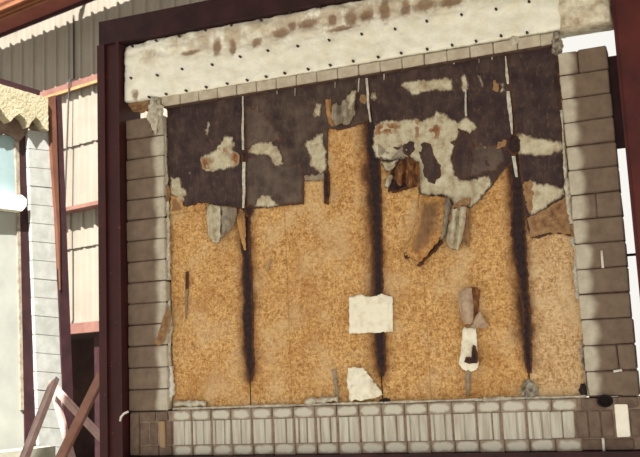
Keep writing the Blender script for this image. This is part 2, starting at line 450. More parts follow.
# ================================================================== the setting
boxes('floor', [(-40, 40, -40, 40, FLOOR-.2, FLOOR)], 'ground', kind='structure')

# ---- metal-clad building behind
SP = Vector((-4.6, 4.9, 0)); SU = Vector((.9656, -.26, 0)).normalized(); SN = Vector((-SU.y, SU.x, 0))*-1   # SN towards the yard
def sb(u, off, z): return SP + SU*u + SN*off + Vector((0, 0, z))
wall_b = empty('wall_back', sb(0, -.1, FLOOR), kind='structure')
tag(wall_b, 'pale ribbed metal cladding of the building behind the test frames')
U0, U1 = -9.0, 6.6
def ribbed(u0, u1, z0, z1, off):
    """one cladding sheet with trapezoid ribs and a shallow wave between them"""
    prof = []; P = .305
    k0 = math.floor(u0/P)
    k = k0
    while k*P < u1+P:
        for du, o in ((-.035, .004), (-.016, .034), (.016, .034), (.035, .004), (.09, .0), (.115, .008), (.19, .008), (.215, 0)):
            uu = k*P+du
            if u0-1e-6 <= uu <= u1+1e-6: prof.append((uu, o))
        k += 1
    bm = bmesh.new(); a = []; b = []
    for uu, o in prof:
        a.append(bm.verts.new(sb(uu, off+o, z0))); b.append(bm.verts.new(sb(uu, off+o, z1)))
    for i in range(len(a)-1): bm.faces.new((a[i], a[i+1], b[i+1], b[i]))
    return bm
tiers = [(1.22, 2.50, .0), (2.42, 4.17, .03), (4.09, 7.3, .06)]
for z0, z1, off in tiers:
    u = U0
    while u < U1-.01:
        o = bm_link('siding_sheet', ribbed(u-.04, u+.915+.04, z0, z1, off), 'siding', wall_b)
        md = o.modifiers.new('thickness', 'SOLIDIFY'); md.thickness = .002; md.offset = -1
        u += .915
def sbox(u0, u1, o0, o1, z0, z1):
    return [sb(u0,o1,z0), sb(u1,o1,z0), sb(u1,o1,z1), sb(u0,o1,z1), sb(u0,o0,z0), sb(u1,o0,z0), sb(u1,o0,z1), sb(u0,o0,z1)]
def sboxes(name, lst, mat, par=None, **kw):
    bm = bmesh.new()
    for b in lst: add_hexa(bm, sbox(*b))
    return bm_link(name, bm, mat, par, **kw)
sboxes('backing', [(U0, U1, -.12, -.02, 1.2, 7.3)], 'inside', wall_b)
sboxes('girt', [(U0, U1, .07, .14, 5.00, 5.14)], 'girt', wall_b)
sboxes('girt_edge', [(U0, U1, .14, .17, 4.985, 5.03)], 'girt_edge', wall_b)
sboxes('girt', [(U0, U1, .05, .27, 2.99, 3.05)], 'girt', wall_b)
sboxes('girt', [(U0, U1, .02, .12, 1.06, 1.22)], 'girt', wall_b)
# dark open bay under the cladding
sboxes('bay_wall', [(U0, U1, -3.2, -3.0, FLOOR, 1.2)], 'inside', wall_b)
sboxes('bay_ceiling', [(U0, U1, -3.0, -.12, 1.15, 1.25)], 'inside', wall_b)
for uu in (U0, U1-.1): sboxes('end_wall', [(uu, uu+.1, -3.2, -.12, FLOOR, 7.3)], 'siding', wall_b)
sboxes('roof', [(U0-.2, U1+.2, -3.4, .06, 7.3, 7.4)], 'siding', wall_b)
for uu in (-4.2, 1.05, .98+.3, U1-.3): sboxes('bay_post', [(uu, uu+.14, -.2, -.06, FLOOR, 1.2)], 'steel_dark', wall_b)
# overhanging red eave with orange purlins and its straps
eave = sboxes('eave_beam', [(U0, U1, .30, 1.0, 6.36, 6.42)], 'eave', wall_b)
sboxes('eave_lip', [(U0, U1, .26, .30, 6.30, 6.44)], 'steel_dark', eave)
sboxes('fascia', [(U0, U1, .96, 1.0, 6.30, 6.85)], 'purlin', eave)
for o in (.72, .82): sboxes('purlin', [(U0, U1, o, o+.03, 6.31, 6.36)], 'purlin', eave)
for uu in (-4.9, -1.0, 2.6): 
    tube('strap', [sb(uu, .36, 6.36), sb(uu+.02, .42, 6.27), sb(uu+.02, .58, 6.27), sb(uu, .7, 6.36)], .018, 'steel_dark', eave)
for uu in range(-8, 7, 3): sboxes('bracket', [(uu, uu+.05, 0, .5, 6.42, 6.52)], 'steel_dark', eave)
# conduit down the cladding
cpt = [hit(77.5, 8, sb(0, .08, 0), SN), hit(75, 100, sb(0, .08, 0), SN), hit(75, 300, sb(0, .22, 0), SN), hit(72.5, 316, sb(0, .22, 0), SN), hit(75, 400, sb(0, .22, 0), SN)]
u = (cpt[1]-SP).dot(SU)
tube('conduit', [sb(u-.02, .09, 6.3), sb(u, .1, 5.2), sb(u, .19, 5.16), sb(u, .2, 5.1), sb(u, .29, 3.0), sb(u, .29, 1.62), sb(u-.09, .24, 1.35), sb(u-.09, .17, .9), sb(u-.03, .17, FLOOR)], 0.013, 'pin',
     label='thin dark conduit running down the metal cladding', cat='conduit')

# ---- unseen canopy over the test frame, added to shade the specimen
can = empty('shade_canopy', (4, -2, FLOOR), kind='structure')
boxes('shade_sheet', [(-.3, 9.5, -5.3, .2, 4.70, 4.78)], 'canopy', can)
for x, y in ((-.22, -5.2), (9.4, -5.2), (9.4, .1), (3.0, .62)):
    boxes('shade_post', [(x-.06, x+.06, y-.06, y+.06, FLOOR, 4.70)], 'steel_dark', can)

# ================================================================== main steel frame
fr = empty('steel_test_frame', (2.3, .1, FLOOR), label='dark red-oxide steel frame around the scorched test wall', cat='frame')
XL0, XL1 = -.255, -.006
YF = -.10
# left post: channel with a raised lip at each edge
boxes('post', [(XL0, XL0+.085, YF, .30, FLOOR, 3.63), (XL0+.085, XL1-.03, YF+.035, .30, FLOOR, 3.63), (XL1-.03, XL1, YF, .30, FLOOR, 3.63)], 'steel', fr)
xr0 = pw(622.5, 120, YF).x
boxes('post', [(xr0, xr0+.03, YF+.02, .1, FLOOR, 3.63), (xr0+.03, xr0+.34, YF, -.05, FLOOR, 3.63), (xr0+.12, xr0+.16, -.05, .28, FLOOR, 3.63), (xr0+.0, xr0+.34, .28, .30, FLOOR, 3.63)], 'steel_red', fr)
boxes('top_beam', [(-.232, xr0+.4, YF, .06, 3.63, 3.875), (-.232, xr0+.4, .06, .30, 3.72, 3.75)], 'steel_dark', fr)
boxes('bottom_beam', [(XL1, xr0, YF, .30, -.72, -.412)], 'steel_dark', fr)
# plate and tie closing part of the slot beside the right post
boxes('packing_plate', [(4.588, xr0+.02, .05, .07, 1.98, 2.76)], 'steel_dark', fr)
boxes('tie_bar', [(4.56, xr0+.03, .12, .14, 1.105, 1.125)], 'steel_dark', fr)

# ================================================================== masonry surround
H = .2032; BD = .2
# --- block columns
def column(x0, x1, mat, splits, seed, label):
    col = empty('block_column', ((x0+x1)/2, .1, 0), label=label, cat='block column')
    boxes('mortar', [(x0+.012, x1-.012, .014, BD-.01, .002, 14*H-.012)], 'mortar', col)
    meshes = {}
    rs = random.Random(seed)
    for k in range(14):
        spans = [(x0, x1)]
        if k in splits: spans = [(x0, splits[k]), (splits[k], x1)]
        for a, b in spans:
            wd = b-a-.008
            key = (round(wd, 2), k % 3)
            if key not in meshes: meshes[key] = unit_mesh('block', mat, wd, BD, H-.010, .007, .004, seed+len(meshes))
            place('block', meshes[key], ((a+b)/2+rs.uniform(-.004, .004), rs.uniform(-.006, .006), (k+.5)*H), col, rot=rs.uniform(-.008, .008))
    return col
col_a = column(0.0, .432, 'block_l', {}, 11, 'narrow column of taupe concrete blocks nearest the leaning steel channels')
col_b = column(4.200, 4.596, 'block_r', {7: 4.40, 13: 4.36, 1: 4.46}, 23, 'column of taupe concrete blocks beside the bright slot and redder post')
# --- lintel bricks
lin = empty('brick_lintel', (2.3, .1, 2.914), label='single row of beige bricks directly under the white coated lintel', cat='brick course')
boxes('mortar', [(.425, 4.18, .016, .2, 2.932, 3.012)], 'mortar_l', lin)
lb = [unit_mesh('brick', 'lintel_brick', .196, .2, .092, .005, .003, 40+i) for i in range(3)]
rs = random.Random(3)
for k in range(18):
    x = .42+.1+.2032*k
    if k == 17: continue
    place('brick', lb[k % 3], (x, rs.uniform(-.006, .004), 2.974), lin, rot=rs.uniform(-.006, .006))
place('brick', lb[0], (4.005-.03, 0, 2.978), lin, sx=.98)
place('brick', lb[1], (4.125, -.004, 2.975), lin, sx=.55)
boxes('soffit_shade', [(.43, 4.18, .012, .2, 2.914, 2.930)], 'mortar', lin)  # dark strip painting the shaded underside of the bricks
# --- sill: brick course, fluted blocks, brick course
sill = empty('brick_sill', (2.3, .1, -.411), label='pale sill of brick courses and upright fluted blocks below the boards', cat='sill')
boxes('mortar', [(.02, 4.59, .018, .2, -.405, -.006)], 'mortar_l', sill)
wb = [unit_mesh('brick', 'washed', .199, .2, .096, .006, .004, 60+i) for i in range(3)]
wd_ = [unit_mesh('brick', 'block_dark', .186, .2, .086, .006, .004, 70+i) for i in range(2)]
joints = [.463+.2032*i for i in range(19)]
def fluted(name, seed, mat='fluted', w=.190, h=.212):
    rs = random.Random(seed); bm = bmesh.new()
    g = [-.5, -.26+rs.uniform(-.06, .06), .10+rs.uniform(-.12, .12), .5] if seed % 2 else [-.5, .06+rs.uniform(-.1, .1), .5]
    prof = []
    for i in range(len(g)-1):
        a, b = g[i]*w+.004, g[i+1]*w-.004
        dz = rs.uniform(-.003, .006)
        prof += [(a, .016), (a+.005, dz), (b-.005, dz), (b, .016)]
    for z in (-h/2, h/2): pass
    fa = [bm.verts.new((x, y, -h/2)) for x, y in prof]; fb = [bm.verts.new((x, y, h/2)) for x, y in prof]
    ba = [bm.verts.new((x, .2, -h/2)) for x in (prof[0][0], prof[-1][0])]; bb = [bm.verts.new((x, .2, h/2)) for x in (prof[0][0], prof[-1][0])]
    for i in range(len(fa)-1): bm.faces.new((fa[i], fa[i+1], fb[i+1], fb[i]))
    bm.faces.new(fa[::-1]+ba); bm.faces.new(fb+bb[::-1])
    bm.faces.new((fa[0], fb[0], bb[0], ba[0])); bm.faces.new((fa[-1], ba[1], bb[1], fb[-1])); bm.faces.new((ba[0], bb[0], bb[1], ba[1]))
    bmesh.ops.recalc_face_normals(bm, faces=bm.faces)
    me = bpy.data.meshes.new(name); bm.to_mesh(me); bm.free(); me.materials.append(M[mat]); return me
fl = [fluted('fluted_block', i) for i in range(5)]
rs = random.Random(9)
for k in range(18):
    x = joints[k]+.1016
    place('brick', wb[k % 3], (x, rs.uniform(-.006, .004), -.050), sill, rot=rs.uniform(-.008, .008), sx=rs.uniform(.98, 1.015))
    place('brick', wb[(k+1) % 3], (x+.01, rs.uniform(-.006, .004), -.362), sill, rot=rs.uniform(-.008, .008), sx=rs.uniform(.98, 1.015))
    if k != 17: place('fluted_block', fl[(k*3) % 5], (x+rs.uniform(-.006, .006), rs.uniform(-.004, .004), -.206), sill)
# right end of the sill: plain taupe units and one white brick
sold = unit_mesh('upright_brick', 'block_dark', .092, .2, .208, .006, .004, 90)
soldl = unit_mesh('upright_brick', 'fluted', .086, .2, .208, .006, .004, 91)
for x in (3.945, 4.04): place('upright_brick', soldl, (x, -.002, -.206), sill)
for x in (4.145, 4.24, 4.335): place('upright_brick', sold, (x, .002, -.206), sill, sx=.95)
place('upright_brick', unit_mesh('upright_brick', 'white_brick', .098, .2, .25, .005, .004, 92), (4.448, -.012, -.185), sill)
place('upright_brick', sold, (4.55, .002, -.206), sill, sx=.9)
lg = unit_mesh('brick', 'block_dark', .40, .2, .086, .006, .004, 93)
place('brick', lg, (4.32, .002, -.362), sill)
place('brick', wd_[0], (4.24, .0, -.050), sill, sx=1.0); place('brick', wd_[1], (4.50, .003, -.045), sill, sx=.8)
# left end of the sill
place('upright_brick', unit_mesh('upright_brick', 'block_dark', .10, .2, .39, .006, .004, 94), (.062, 0, -.205), sill)
place('brick', wd_[0], (.20, .004, -.050), sill, sx=.92); place('brick', wd_[1], (.36, .0, -.050), sill, sx=.62)
for x in (.165, .262): place('upright_brick', sold, (x, .012, -.206), sill, sx=.98)
place('upright_brick', unit_mesh('upright_brick', 'rust', .06, .2, .25, .006, .004, 95), (.362, -.008, -.215), sill)
place('upright_brick', sold, (.43, .004, -.206), sill, sx=.6)
place('brick', wd_[0], (.22, .0, -.362), sill, sx=1.05); place('brick', wd_[1], (.39, .0, -.362), sill, sx=.7)
# cream mortar lip along the sill
pts = polyline([(.46, .03, .012), (4.19, .03, .008)], .03)
tube('mortar_lip', pts, [.012+.008*noise.noise(p*9) for p in pts], 'fibre', sill, fray=.5)
for i, (a, b) in enumerate((((174, 404), (206, 403)), ((306, 401.5), (338, 399)), ((484, 400), (512, 400)))):
    q = polyline([pw(*a, .035), pw(*b, .035)], .015)
    tube('mortar_lump', q, [.024+.016*noise.noise(p*20) for p in q], 'fibre', sill, fray=.8, seed=i)

# --- white coated lintel with its pins
lt = empty('coated_lintel', (2.3, 0, 3.03), label='rough white fire-blanketed lintel studded with pins under the steel beam', cat='lintel')
def interp(tab, x):
    for (a, b), (c, d) in zip(tab, tab[1:]):
        if x <= c: return b+(d-b)*(x-a)/(c-a)
    return tab[-1][1]
STAIN = [(216, 46, 6, 11), (232, 47, 5, 9), (256, 42, 8, 5), (280, 33, 12, 6), (308, 22, 14, 6), (332, 20, 6, 7), (350, 17, 8, 11), (366, 14, 8, 8), (384, 10, 7, 12), (405, 8, 6, 9), (425, 4, 14, 7), (452, 1, 14, 6), (135, 94, 5, 6), (190, 52, 14, 3), (292, 26, 5, 6), (340, 28, 20, 3)]
STAIN = [(pw(a, b, -.035).x, pw(a, b, -.035).z, c/110, d/100) for a, b, c, d in STAIN]
def blanket(name, x0, x1, bot, top, mat, y0, y1, seed, nx=360, nz=44, rel=.018):
    bm = bmesh.new(); G = []; lay = bm.verts.layers.float.new('stain')
    for i in range(nx+1):
        x = x0+(x1-x0)*i/nx; zb, zt = interp(bot, x), interp(top, x); row = []
        zb += .006*noise.noise(Vector((x*14, seed, 0))); zt += .014*noise.noise(Vector((x*9, seed, 3)))
        for j in range(nz+1):
            s = j/nz; z = zb+(zt-zb)*s
            e = min(s, 1-s)*16; sv = 0
            for a, b, c, d in STAIN: sv = max(sv, math.exp(-((x-a)/c)**2-((z-b)/d)**2))
            y = y0 + (.018 if e < .3 else (.006 if e < .8 else 0))
            ei = min(i, nx-i)
            if ei < 2: y += .008*(2-ei)
            y += rel*(noise.noise(Vector((x*3, z*4, seed))) + .6*noise.noise(Vector((x*11, z*11, seed+4))))
            if s > .6: y += rel*.9*noise.noise(Vector((x*7, z*16, seed+9)))
            if s > .5: y += rel*.8*abs(noise.noise(Vector((x*15, z*24, seed+2))))
            y += .02*sv
            w_ = bm.verts.new((x + (.012*noise.noise(Vector((z*12, seed, 1))) if ei == 0 else 0), y, z)); w_[lay] = sv; row.append(w_)
        G.append(row)
    B = [[bm.verts.new((G[i][j].co.x, y1, G[i][j].co.z)) for j in (0, nz)] for i in range(nx+1)]
    for i in range(nx):
        for j in range(nz): bm.faces.new((G[i][j], G[i+1][j], G[i+1][j+1], G[i][j+1]))
        bm.faces.new((G[i][0], B[i][0], B[i+1][0], G[i+1][0])); bm.faces.new((G[i][nz], G[i+1][nz], B[i+1][1], B[i][1]))
        bm.faces.new((B[i][0], B[i][1], B[i+1][1], B[i+1][0]))
    bm.faces.new([G[0][j] for j in range(nz+1)]+[B[0][1], B[0][0]]); bm.faces.new([G[nx][j] for j in range(nz, -1, -1)]+[B[nx][0], B[nx][1]])
    return bm_link(name, bm, mat, lt, smooth=True)
blanket('blanket', .012, 4.27, [(0, 3.03), (.42, 3.02), (2, 3.03), (4.3, 3.045)], [(0, 3.595), (.3, 3.62), (4.3, 3.625)], 'blanket', -.035, .25, 2)
blanket('crumbled_end', 4.235, xr0-.01, [(4.2, 3.035), (4.7, 3.03)], [(4.2, 3.62), (4.7, 3.60)], 'crumbled', -.052, .2, 5, nx=50, rel=.05)
pinpx = [(131,78),(157,75),(182,69),(212,64.5),(240,56.6),(267.7,50.6),(297.6,46),(329,40),(361.6,34),(395,29),(426.6,21),(461.5,14.7),(496,9),(529,1.5),
         (149,97),(166,94),(186,90.6),(206,87),(227,83.5),(247,80),(266,76.6),(284.6,73),(308,69),(330,65),(353,61),(378,57),(401,53),(427,49),(452,45),(476,41),(501,35.6),(527,32.5),
         (132,46),(156,40.5),(179,36),(205,30),(231,25),(261,20),(290,12.5),(320,7)]
bm = bmesh.new(); bmesh.ops.create_cone(bm, cap_ends=True, segments=8, radius1=.013, radius2=.010, depth=.03)
bmesh.ops.rotate(bm, verts=bm.verts, cent=(0,0,0), matrix=Matrix.Rotation(math.radians(90), 3, 'X'))
pm = bpy.data.meshes.new('pin'); bm.to_mesh(pm); bm.free(); pm.materials.append(M['pin'])
for px, py in pinpx:
    q = pw(px, py, -.05); place('pin', pm, (q.x, -.05, q.z), lt)
# drips hanging from the lintel
for i, (px, py, L, r) in enumerate(((243, 94, 8, .012), (267, 90, 3, .008), (277, 89, 5, .009), (295, 87, 9, .006), (335, 82, 6, .004), (359, 78, 12, .004), (384, 75, 5, .008), (454, 62, 2, .014), (479, 58, 5, .006), (492, 57, 3, .008))):
    a = pw(px, py-2, .05); b = pw(px, py+L, .05)
    q = polyline([a, b], .012)
    tube('drip', q, [max(.002, r*(1-j/len(q)*.8)) for j in range(len(q))], 'fibre', lin, fray=.5, seed=i)

# ================================================================== the scorched test wall
tw = empty('test_panel', (2.3, .15, 0), label='scorched strand board test panel with charred black facing peeling from its top', cat='panel')
XA, XB = .44, 4.185
edges = [XA]+SEAMS+[XB]
for i in range(4):
    a = edges[i]+(.006 if i else 0); b = edges[i+1]-(.006 if i < 3 else 0)
    boxes('strand_board', [(a, b if i < 3 else 4.199, YS, YS+.012, .008, 2.90)], 'osb_pale' if i == 3 else 'osb', tw)
for i, x in enumerate([XA+.03]+SEAMS+[XB-.03]):
    boxes('stud', [(x-.02, x+.02, YS+.013, YS+.1, .008, 2.9)], 'soot', tw)
boxes('backing', [(.436, 4.198, YS+.10, YS+.112, .006, 2.905)], 'soot', tw)
# charred seams: ragged black ridges
def seam(rows, sd_):
    L = [(c-w/2, y) for c, w, y in rows]; R = [(c+w/2, y) for c, w, y in rows][::-1]
    return slab('charred_seam', L+R, YS-.010, .010, 'soot', tw, amp=.012, step=.01, seed=sd_)
seam([(246, 9, 208), (245, 9, 240), (247, 8, 262), (247, 10, 280), (248, 8, 300), (248, 11, 318), (248.5, 9, 340), (250, 9, 362), (250.5, 7, 370), (251, 3, 381)], 1)
seam([(372, 10, 104), (373, 12, 120), (373, 13, 150), (375, 11, 180), (377, 10, 220), (378, 9, 260), (379, 9, 300), (380, 10, 340), (381, 9, 362), (382, 5, 376)], 2)
seam([(514, 12, 140), (516, 12, 165), (518, 12, 200), (518, 15, 230), (521, 12, 260), (524, 9, 285), (526, 7, 310), (527, 9, 330), (528, 8, 362), (529, 4, 373)], 3)
# --- charred facing boards, lower edges as burnt away
G = []
yb = YS-.016
G.append(slab('facing_board', [(167, 103), (243.3, 90), (243.3, 208), (236, 208), (228, 206), (214, 207), (207, 203), (198, 203), (190, 206), (184, 207), (170, 196), (168, 178)], yb, .014, 'char', tw, seed=11))
G.append(slab('facing_board', [(244, 92), (367, 70), (371, 118), (362, 124), (340, 130), (328, 128), (327, 150), (328, 180), (304, 181), (303, 204), (280, 206), (262, 208), (247, 209)], yb, .014, 'char_mid', tw, seed=12))
G.append(slab('facing_board', [(366.5, 70), (507.5, 46), (514, 135), (514, 163), (503, 170), (494, 183), (480, 200), (468, 208), (450, 208), (440, 198), (420, 196), (417, 180), (406, 168), (394, 176), (384, 162), (379, 150), (373, 118)], yb, .014, 'char', tw, seed=13))
G.append(slab('facing_board', [(506, 46), (557, 37), (566, 180), (569, 212), (571, 236), (553, 233), (540, 238), (530, 238), (525, 215), (521, 178), (515, 130)], yb, .014, 'char', tw, seed=14))
# greyer weathered areas on the facing
yp = yb-.003
def patch(par, pts, mat='pale', sd_=0, amp=.012, thick=.004, nm='bare_patch', y=yp):
    return slab(nm, pts, y, thick, mat, par, amp=amp*1.3, step=.009, seed=sd_, grid=.011, rel=.004, fr_=.04)
patch(G[1], [(246, 160), (262, 152), (275, 160), (284, 166), (302, 162), (303, 203), (282, 204), (272, 205), (258, 207), (247, 207)], 'char_grey', 1, nm='grey_facing')
patch(G[1], [(304, 176), (326, 172), (326, 180), (305, 181)], 'greypaper', 2, nm='grey_facing')
patch(G[1], [(245.5, 108), (258, 106), (272, 122), (282, 140), (246, 150)], 'char_grey', 3, nm='grey_facing', amp=.03)
patch(G[2], [(466, 150), (478, 145), (500, 146), (505, 158), (497, 170), (488, 172), (470, 176), (464, 168)], 'char_grey', 4, nm='grey_facing')
yq = yp-.003
# --- bare pale patches
def pale(i, pts, sd_, mat='pale', nm='bare_patch', amp=.010): return patch(G[i], pts, mat, sd_, amp, .005, nm, yq)
pale(0, [(208, 121), (210, 122), (209.5, 137), (206.5, 138), (204.5, 130)], 21)
pale(0, [(225, 134), (232, 136), (235, 144), (233, 150), (238, 153), (240, 162), (236, 168), (222, 170), (213, 172), (205, 172), (201, 165), (200, 158), (207, 153), (214, 150), (220, 143)], 22)
pale(0, [(170, 176), (181, 178), (182, 186), (187, 191), (185, 201), (181, 204), (174, 197), (169, 194)], 23)
pale(0, [(188, 171.5), (191, 171.5), (191, 174), (188.5, 174)], 24)
pale(1, [(247, 152), (252, 144), (262, 141), (272, 142), (279, 148), (282, 156), (284, 166), (273, 167), (270, 158), (264, 155), (255, 155), (250, 156)], 25)
pale(1, [(254, 207), (256, 199), (263, 194), (271, 195), (275, 201), (279, 206), (268, 208)], 26)
pale(1, [(316, 103), (322, 102), (321, 116), (316, 119), (312, 115)], 27)
pale(1, [(304, 139), (313, 139), (315, 133), (323, 133), (324, 142), (327, 152), (327, 170), (321, 174), (313, 170), (308, 165), (309, 155), (305, 150)], 28)
pale(2, [(400, 86), (404, 81), (416, 80), (430, 79), (446, 77), (454, 78), (453, 90), (446, 92), (434, 91), (424, 93), (414, 97), (406, 90)], 30)
pale(2, [(460, 74), (466, 74), (470, 84), (468, 90), (464, 92), (460, 88)], 31)
pale(2, [(477, 75), (481, 76), (485, 87), (481, 89)], 32)
pale(2, [(498, 82), (503, 83), (506, 92), (500, 92)], 33, amp=.02)
pale(2, [(494, 80), (499, 86), (498, 92), (492, 90)], 34, 'brownpaper')
pale(2, [(365, 95), (362, 94), (359, 100), (364, 104), (367, 100)], 35, 'brownpaper')
pale(2, [(371, 93), (376, 91), (379, 97), (375, 101), (370, 100)], 36)
big = [(373, 133), (376, 124), (385, 120), (400, 119), (414, 118), (420, 120), (430, 117), (436, 111), (445, 112), (453, 120), (461, 121), (466, 114), (471, 120), (478, 128), (470, 134), (466, 131), (460, 134), (455, 143), (452, 160), (455, 172), (460, 180), (470, 180), (480, 176), (490, 174), (493, 184), (482, 198), (470, 208), (455, 206), (446, 196), (420, 195), (418, 184), (412, 160), (402, 158), (392, 160), (384, 160), (375, 157), (372, 146)]
pale(2, big, 40)
pale(2, [(377, 143), (390, 146), (404, 144), (412, 150), (408, 158), (394, 160), (384, 160), (375, 157)], 46, 'greypaper')
pale(2, [(498, 142), (505, 140), (506, 146), (496, 149)], 41, 'brownpaper')
pale(2, [(480, 143), (487, 147), (488, 149), (482, 149)], 42)
pale(3, [(515, 133), (520, 132), (533, 137), (550, 138), (561, 141), (565, 147), (560, 154), (545, 157), (530, 156), (518, 155)], 43)
pale(3, [(524, 182), (530, 181), (545, 183), (564, 187), (566, 196), (552, 203), (541, 212), (530, 217), (526, 205)], 44)
pale(3, [(566, 197), (569, 212), (571, 234), (556, 233), (545, 233), (531, 238), (527, 219), (540, 212), (553, 204)], 45, 'brownpaper')
yr = yq-.003
def over(i, pts, sd_, mat='char', nm='char_spot', amp=.008): return patch(G[i], pts, mat, sd_, amp, .005, nm, yr)
# char still clinging inside the bare areas
over(2, [(419, 146), (424, 142), (431, 144), (435, 158), (441, 165), (441, 178), (437, 184), (428, 182), (424, 176), (423, 164), (419, 154)], 50)
over(2, [(402, 146), (407, 140), (414, 142), (415, 150), (409, 157), (404, 154)], 51)
over(2, [(450, 142), (456, 140), (460, 131), (468, 134), (472, 142), (474, 160), (470, 176), (460, 180), (455, 172), (452, 160), (456, 148)], 52)
over(2, [(391, 147), (402, 146), (402, 149), (392, 150)], 53)
over(2, [(429, 130), (436, 122), (440, 128), (439, 140), (434, 138)], 54, 'rust', 'scorch_mark')
over(2, [(415, 118), (419, 119), (419, 138), (415, 138)], 55, 'rust', 'scorch_mark')
over(2, [(374, 130), (378, 125), (384, 123), (384, 131), (377, 138)], 62, 'rust', 'scorch_mark', .02)
over(2, [(458, 128), (464, 131), (463, 137), (457, 136)], 63)
over(2, [(380, 131), (388, 124), (394, 122), (402, 124), (396, 131), (388, 137)], 56, 'rust', 'scorch_mark', .02)
over(0, [(201, 157), (208, 156), (210, 168), (204, 170), (201, 165)], 57, 'rust', 'scorch_mark', .014)
over(0, [(230, 156), (234, 152), (239, 155), (239, 163), (233, 165)], 58, 'rust', 'scorch_mark', .014)
over(0, [(217, 148), (228, 149), (224, 153)], 59, 'rust', 'scorch_mark', .014)
over(3, [(524, 182), (532, 181), (534, 196), (530, 214), (526, 204)], 60, 'brownpaper', 'scorch_mark', .02)
over(0, [(171, 195), (180, 200), (184, 207), (190, 206), (204, 203), (206, 209), (170, 214)], 61, 'flap', 'scorched_edge', .012)
# sooty knots on the joints
slab('charred_rag', [(323.5, 173), (327.5, 170), (329, 172), (329.5, 190), (328, 205), (324, 203), (323.5, 188)], yb-.004, .018, 'soot', tw, seed=79, amp=.005)
slab('soot_knot', [(509, 137), (515, 134), (520, 140), (520, 150), (515, 156), (509, 153), (507, 145)], yr-.004, .01, 'soot', tw, seed=70)
slab('soot_knot', [(241, 152), (245, 150), (247, 156), (246, 163), (242, 164)], yr-.004, .01, 'soot', tw, seed=71)
slab('soot_knot', [(244, 206), (251, 205), (254, 211), (250, 217), (245, 216)], yr-.004, .01, 'soot', tw, seed=72)
# --- white joint tape
def tape(pts, ws, sd_):
    L = [(x-w_/2, y) for (x, y), w_ in zip(pts, ws)]; R = [(x+w_/2, y) for (x, y), w_ in zip(pts, ws)][::-1]
    slab('joint_tape', L+R, yr-.006, .006, 'tape', tw, amp=.003, step=.02, seed=sd_)
tape([(242.5, 96), (243, 112), (242.5, 128), (243, 150)], [1.2, 1.4, 2.2, 2], 80)
tape([(244, 162), (243.5, 178), (244, 192), (243, 208)], [3, 3, 2.6, 2], 81)
tape([(366.5, 78), (367.5, 90), (368, 104), (370.5, 122)], [2.4, 2.4, 2.2, 1.6], 82)
tape([(505.5, 56), (507, 76), (508, 84)], [.8, 3, 2], 83)
tape([(508, 91), (509, 104), (511, 120), (512, 134)], [3, 4, 3, 1.6], 84)
tape([(513.5, 156), (515, 166), (516.5, 177)], [3.6, 3.4, 2.4], 85)
tape([(465.5, 90), (465.5, 105), (466, 116)], [1.6, 1.6, 2], 86)
tape([(359, 78), (358, 92)], [1, .8], 87)
# --- peeling and curled scraps
sheet('peeling_scrap', [[(207, 206, .02), (211, 204, .05), (216, 205, .03), (221, 206, .04)], [(207, 222, .03), (211, 222, .07), (216, 222, .05), (221, 221, .06)], [(208, 234, .04), (212, 238, .07), (216, 240, .05), (221, 238, .07)], [(210, 238, .05), (213, 242, .07), (217, 244, .07), (220, 242, .06)]], 'pale', tw, seed=1, fr_=.012)
sheet('peeling_scrap', [[(219, 206, .02), (225, 206, .05), (231, 207, .02), (237, 208, .03)], [(219, 221, .03), (225, 220, .07), (231, 219, .03), (236, 219, .04)], [(219, 238, .04), (223, 238, .08), (228, 232, .05), (234, 225, .04)]], 'greypaper', tw, seed=16, wr=.014)
sheet('peeling_scrap', [[(237, 214, .02), (241, 208, .03), (245, 213, .02)], [(238, 226, .03), (241, 224, .05), (245.5, 226, .03)], [(240, 236, .03), (243, 236, .04), (245.5, 240, .02)], [(245, 251, .01), (245.5, 251, .01), (246, 251, .01)]], 'tanpaper', tw, seed=2)
sheet('peeling_scrap', [[(346, 96, .02), (352, 90, .04), (357, 90, .05)], [(343, 108, .03), (350, 106, .06), (355, 106, .05)], [(350, 116, .02), (353, 116, .03), (356, 114, .02)]], 'pale', tw, seed=3)
sheet('peeling_scrap', [[(331, 107, .02), (335, 103, .07), (340, 105, .03), (345, 100, .08), (350, 104, .04), (355, 103, .05)], [(330, 116, .03), (335, 113, .08), (340, 115, .04), (345, 112, .10), (349, 113, .05), (354, 110, .05)], [(333, 123, .02), (337, 126, .05), (341, 123, .03), (346, 125, .07), (350, 122, .04), (353, 117, .03)]], 'greypaper', tw, seed=4, wr=.014)
sheet('peeling_scrap', [[(325, 100, .02), (328, 99, .04), (331, 99, .02)], [(326, 112, .03), (330, 112, .05), (332, 114, .02)], [(329, 124, .02), (332, 126, .03), (335, 126, .02)]], 'tanpaper', tw, seed=5)
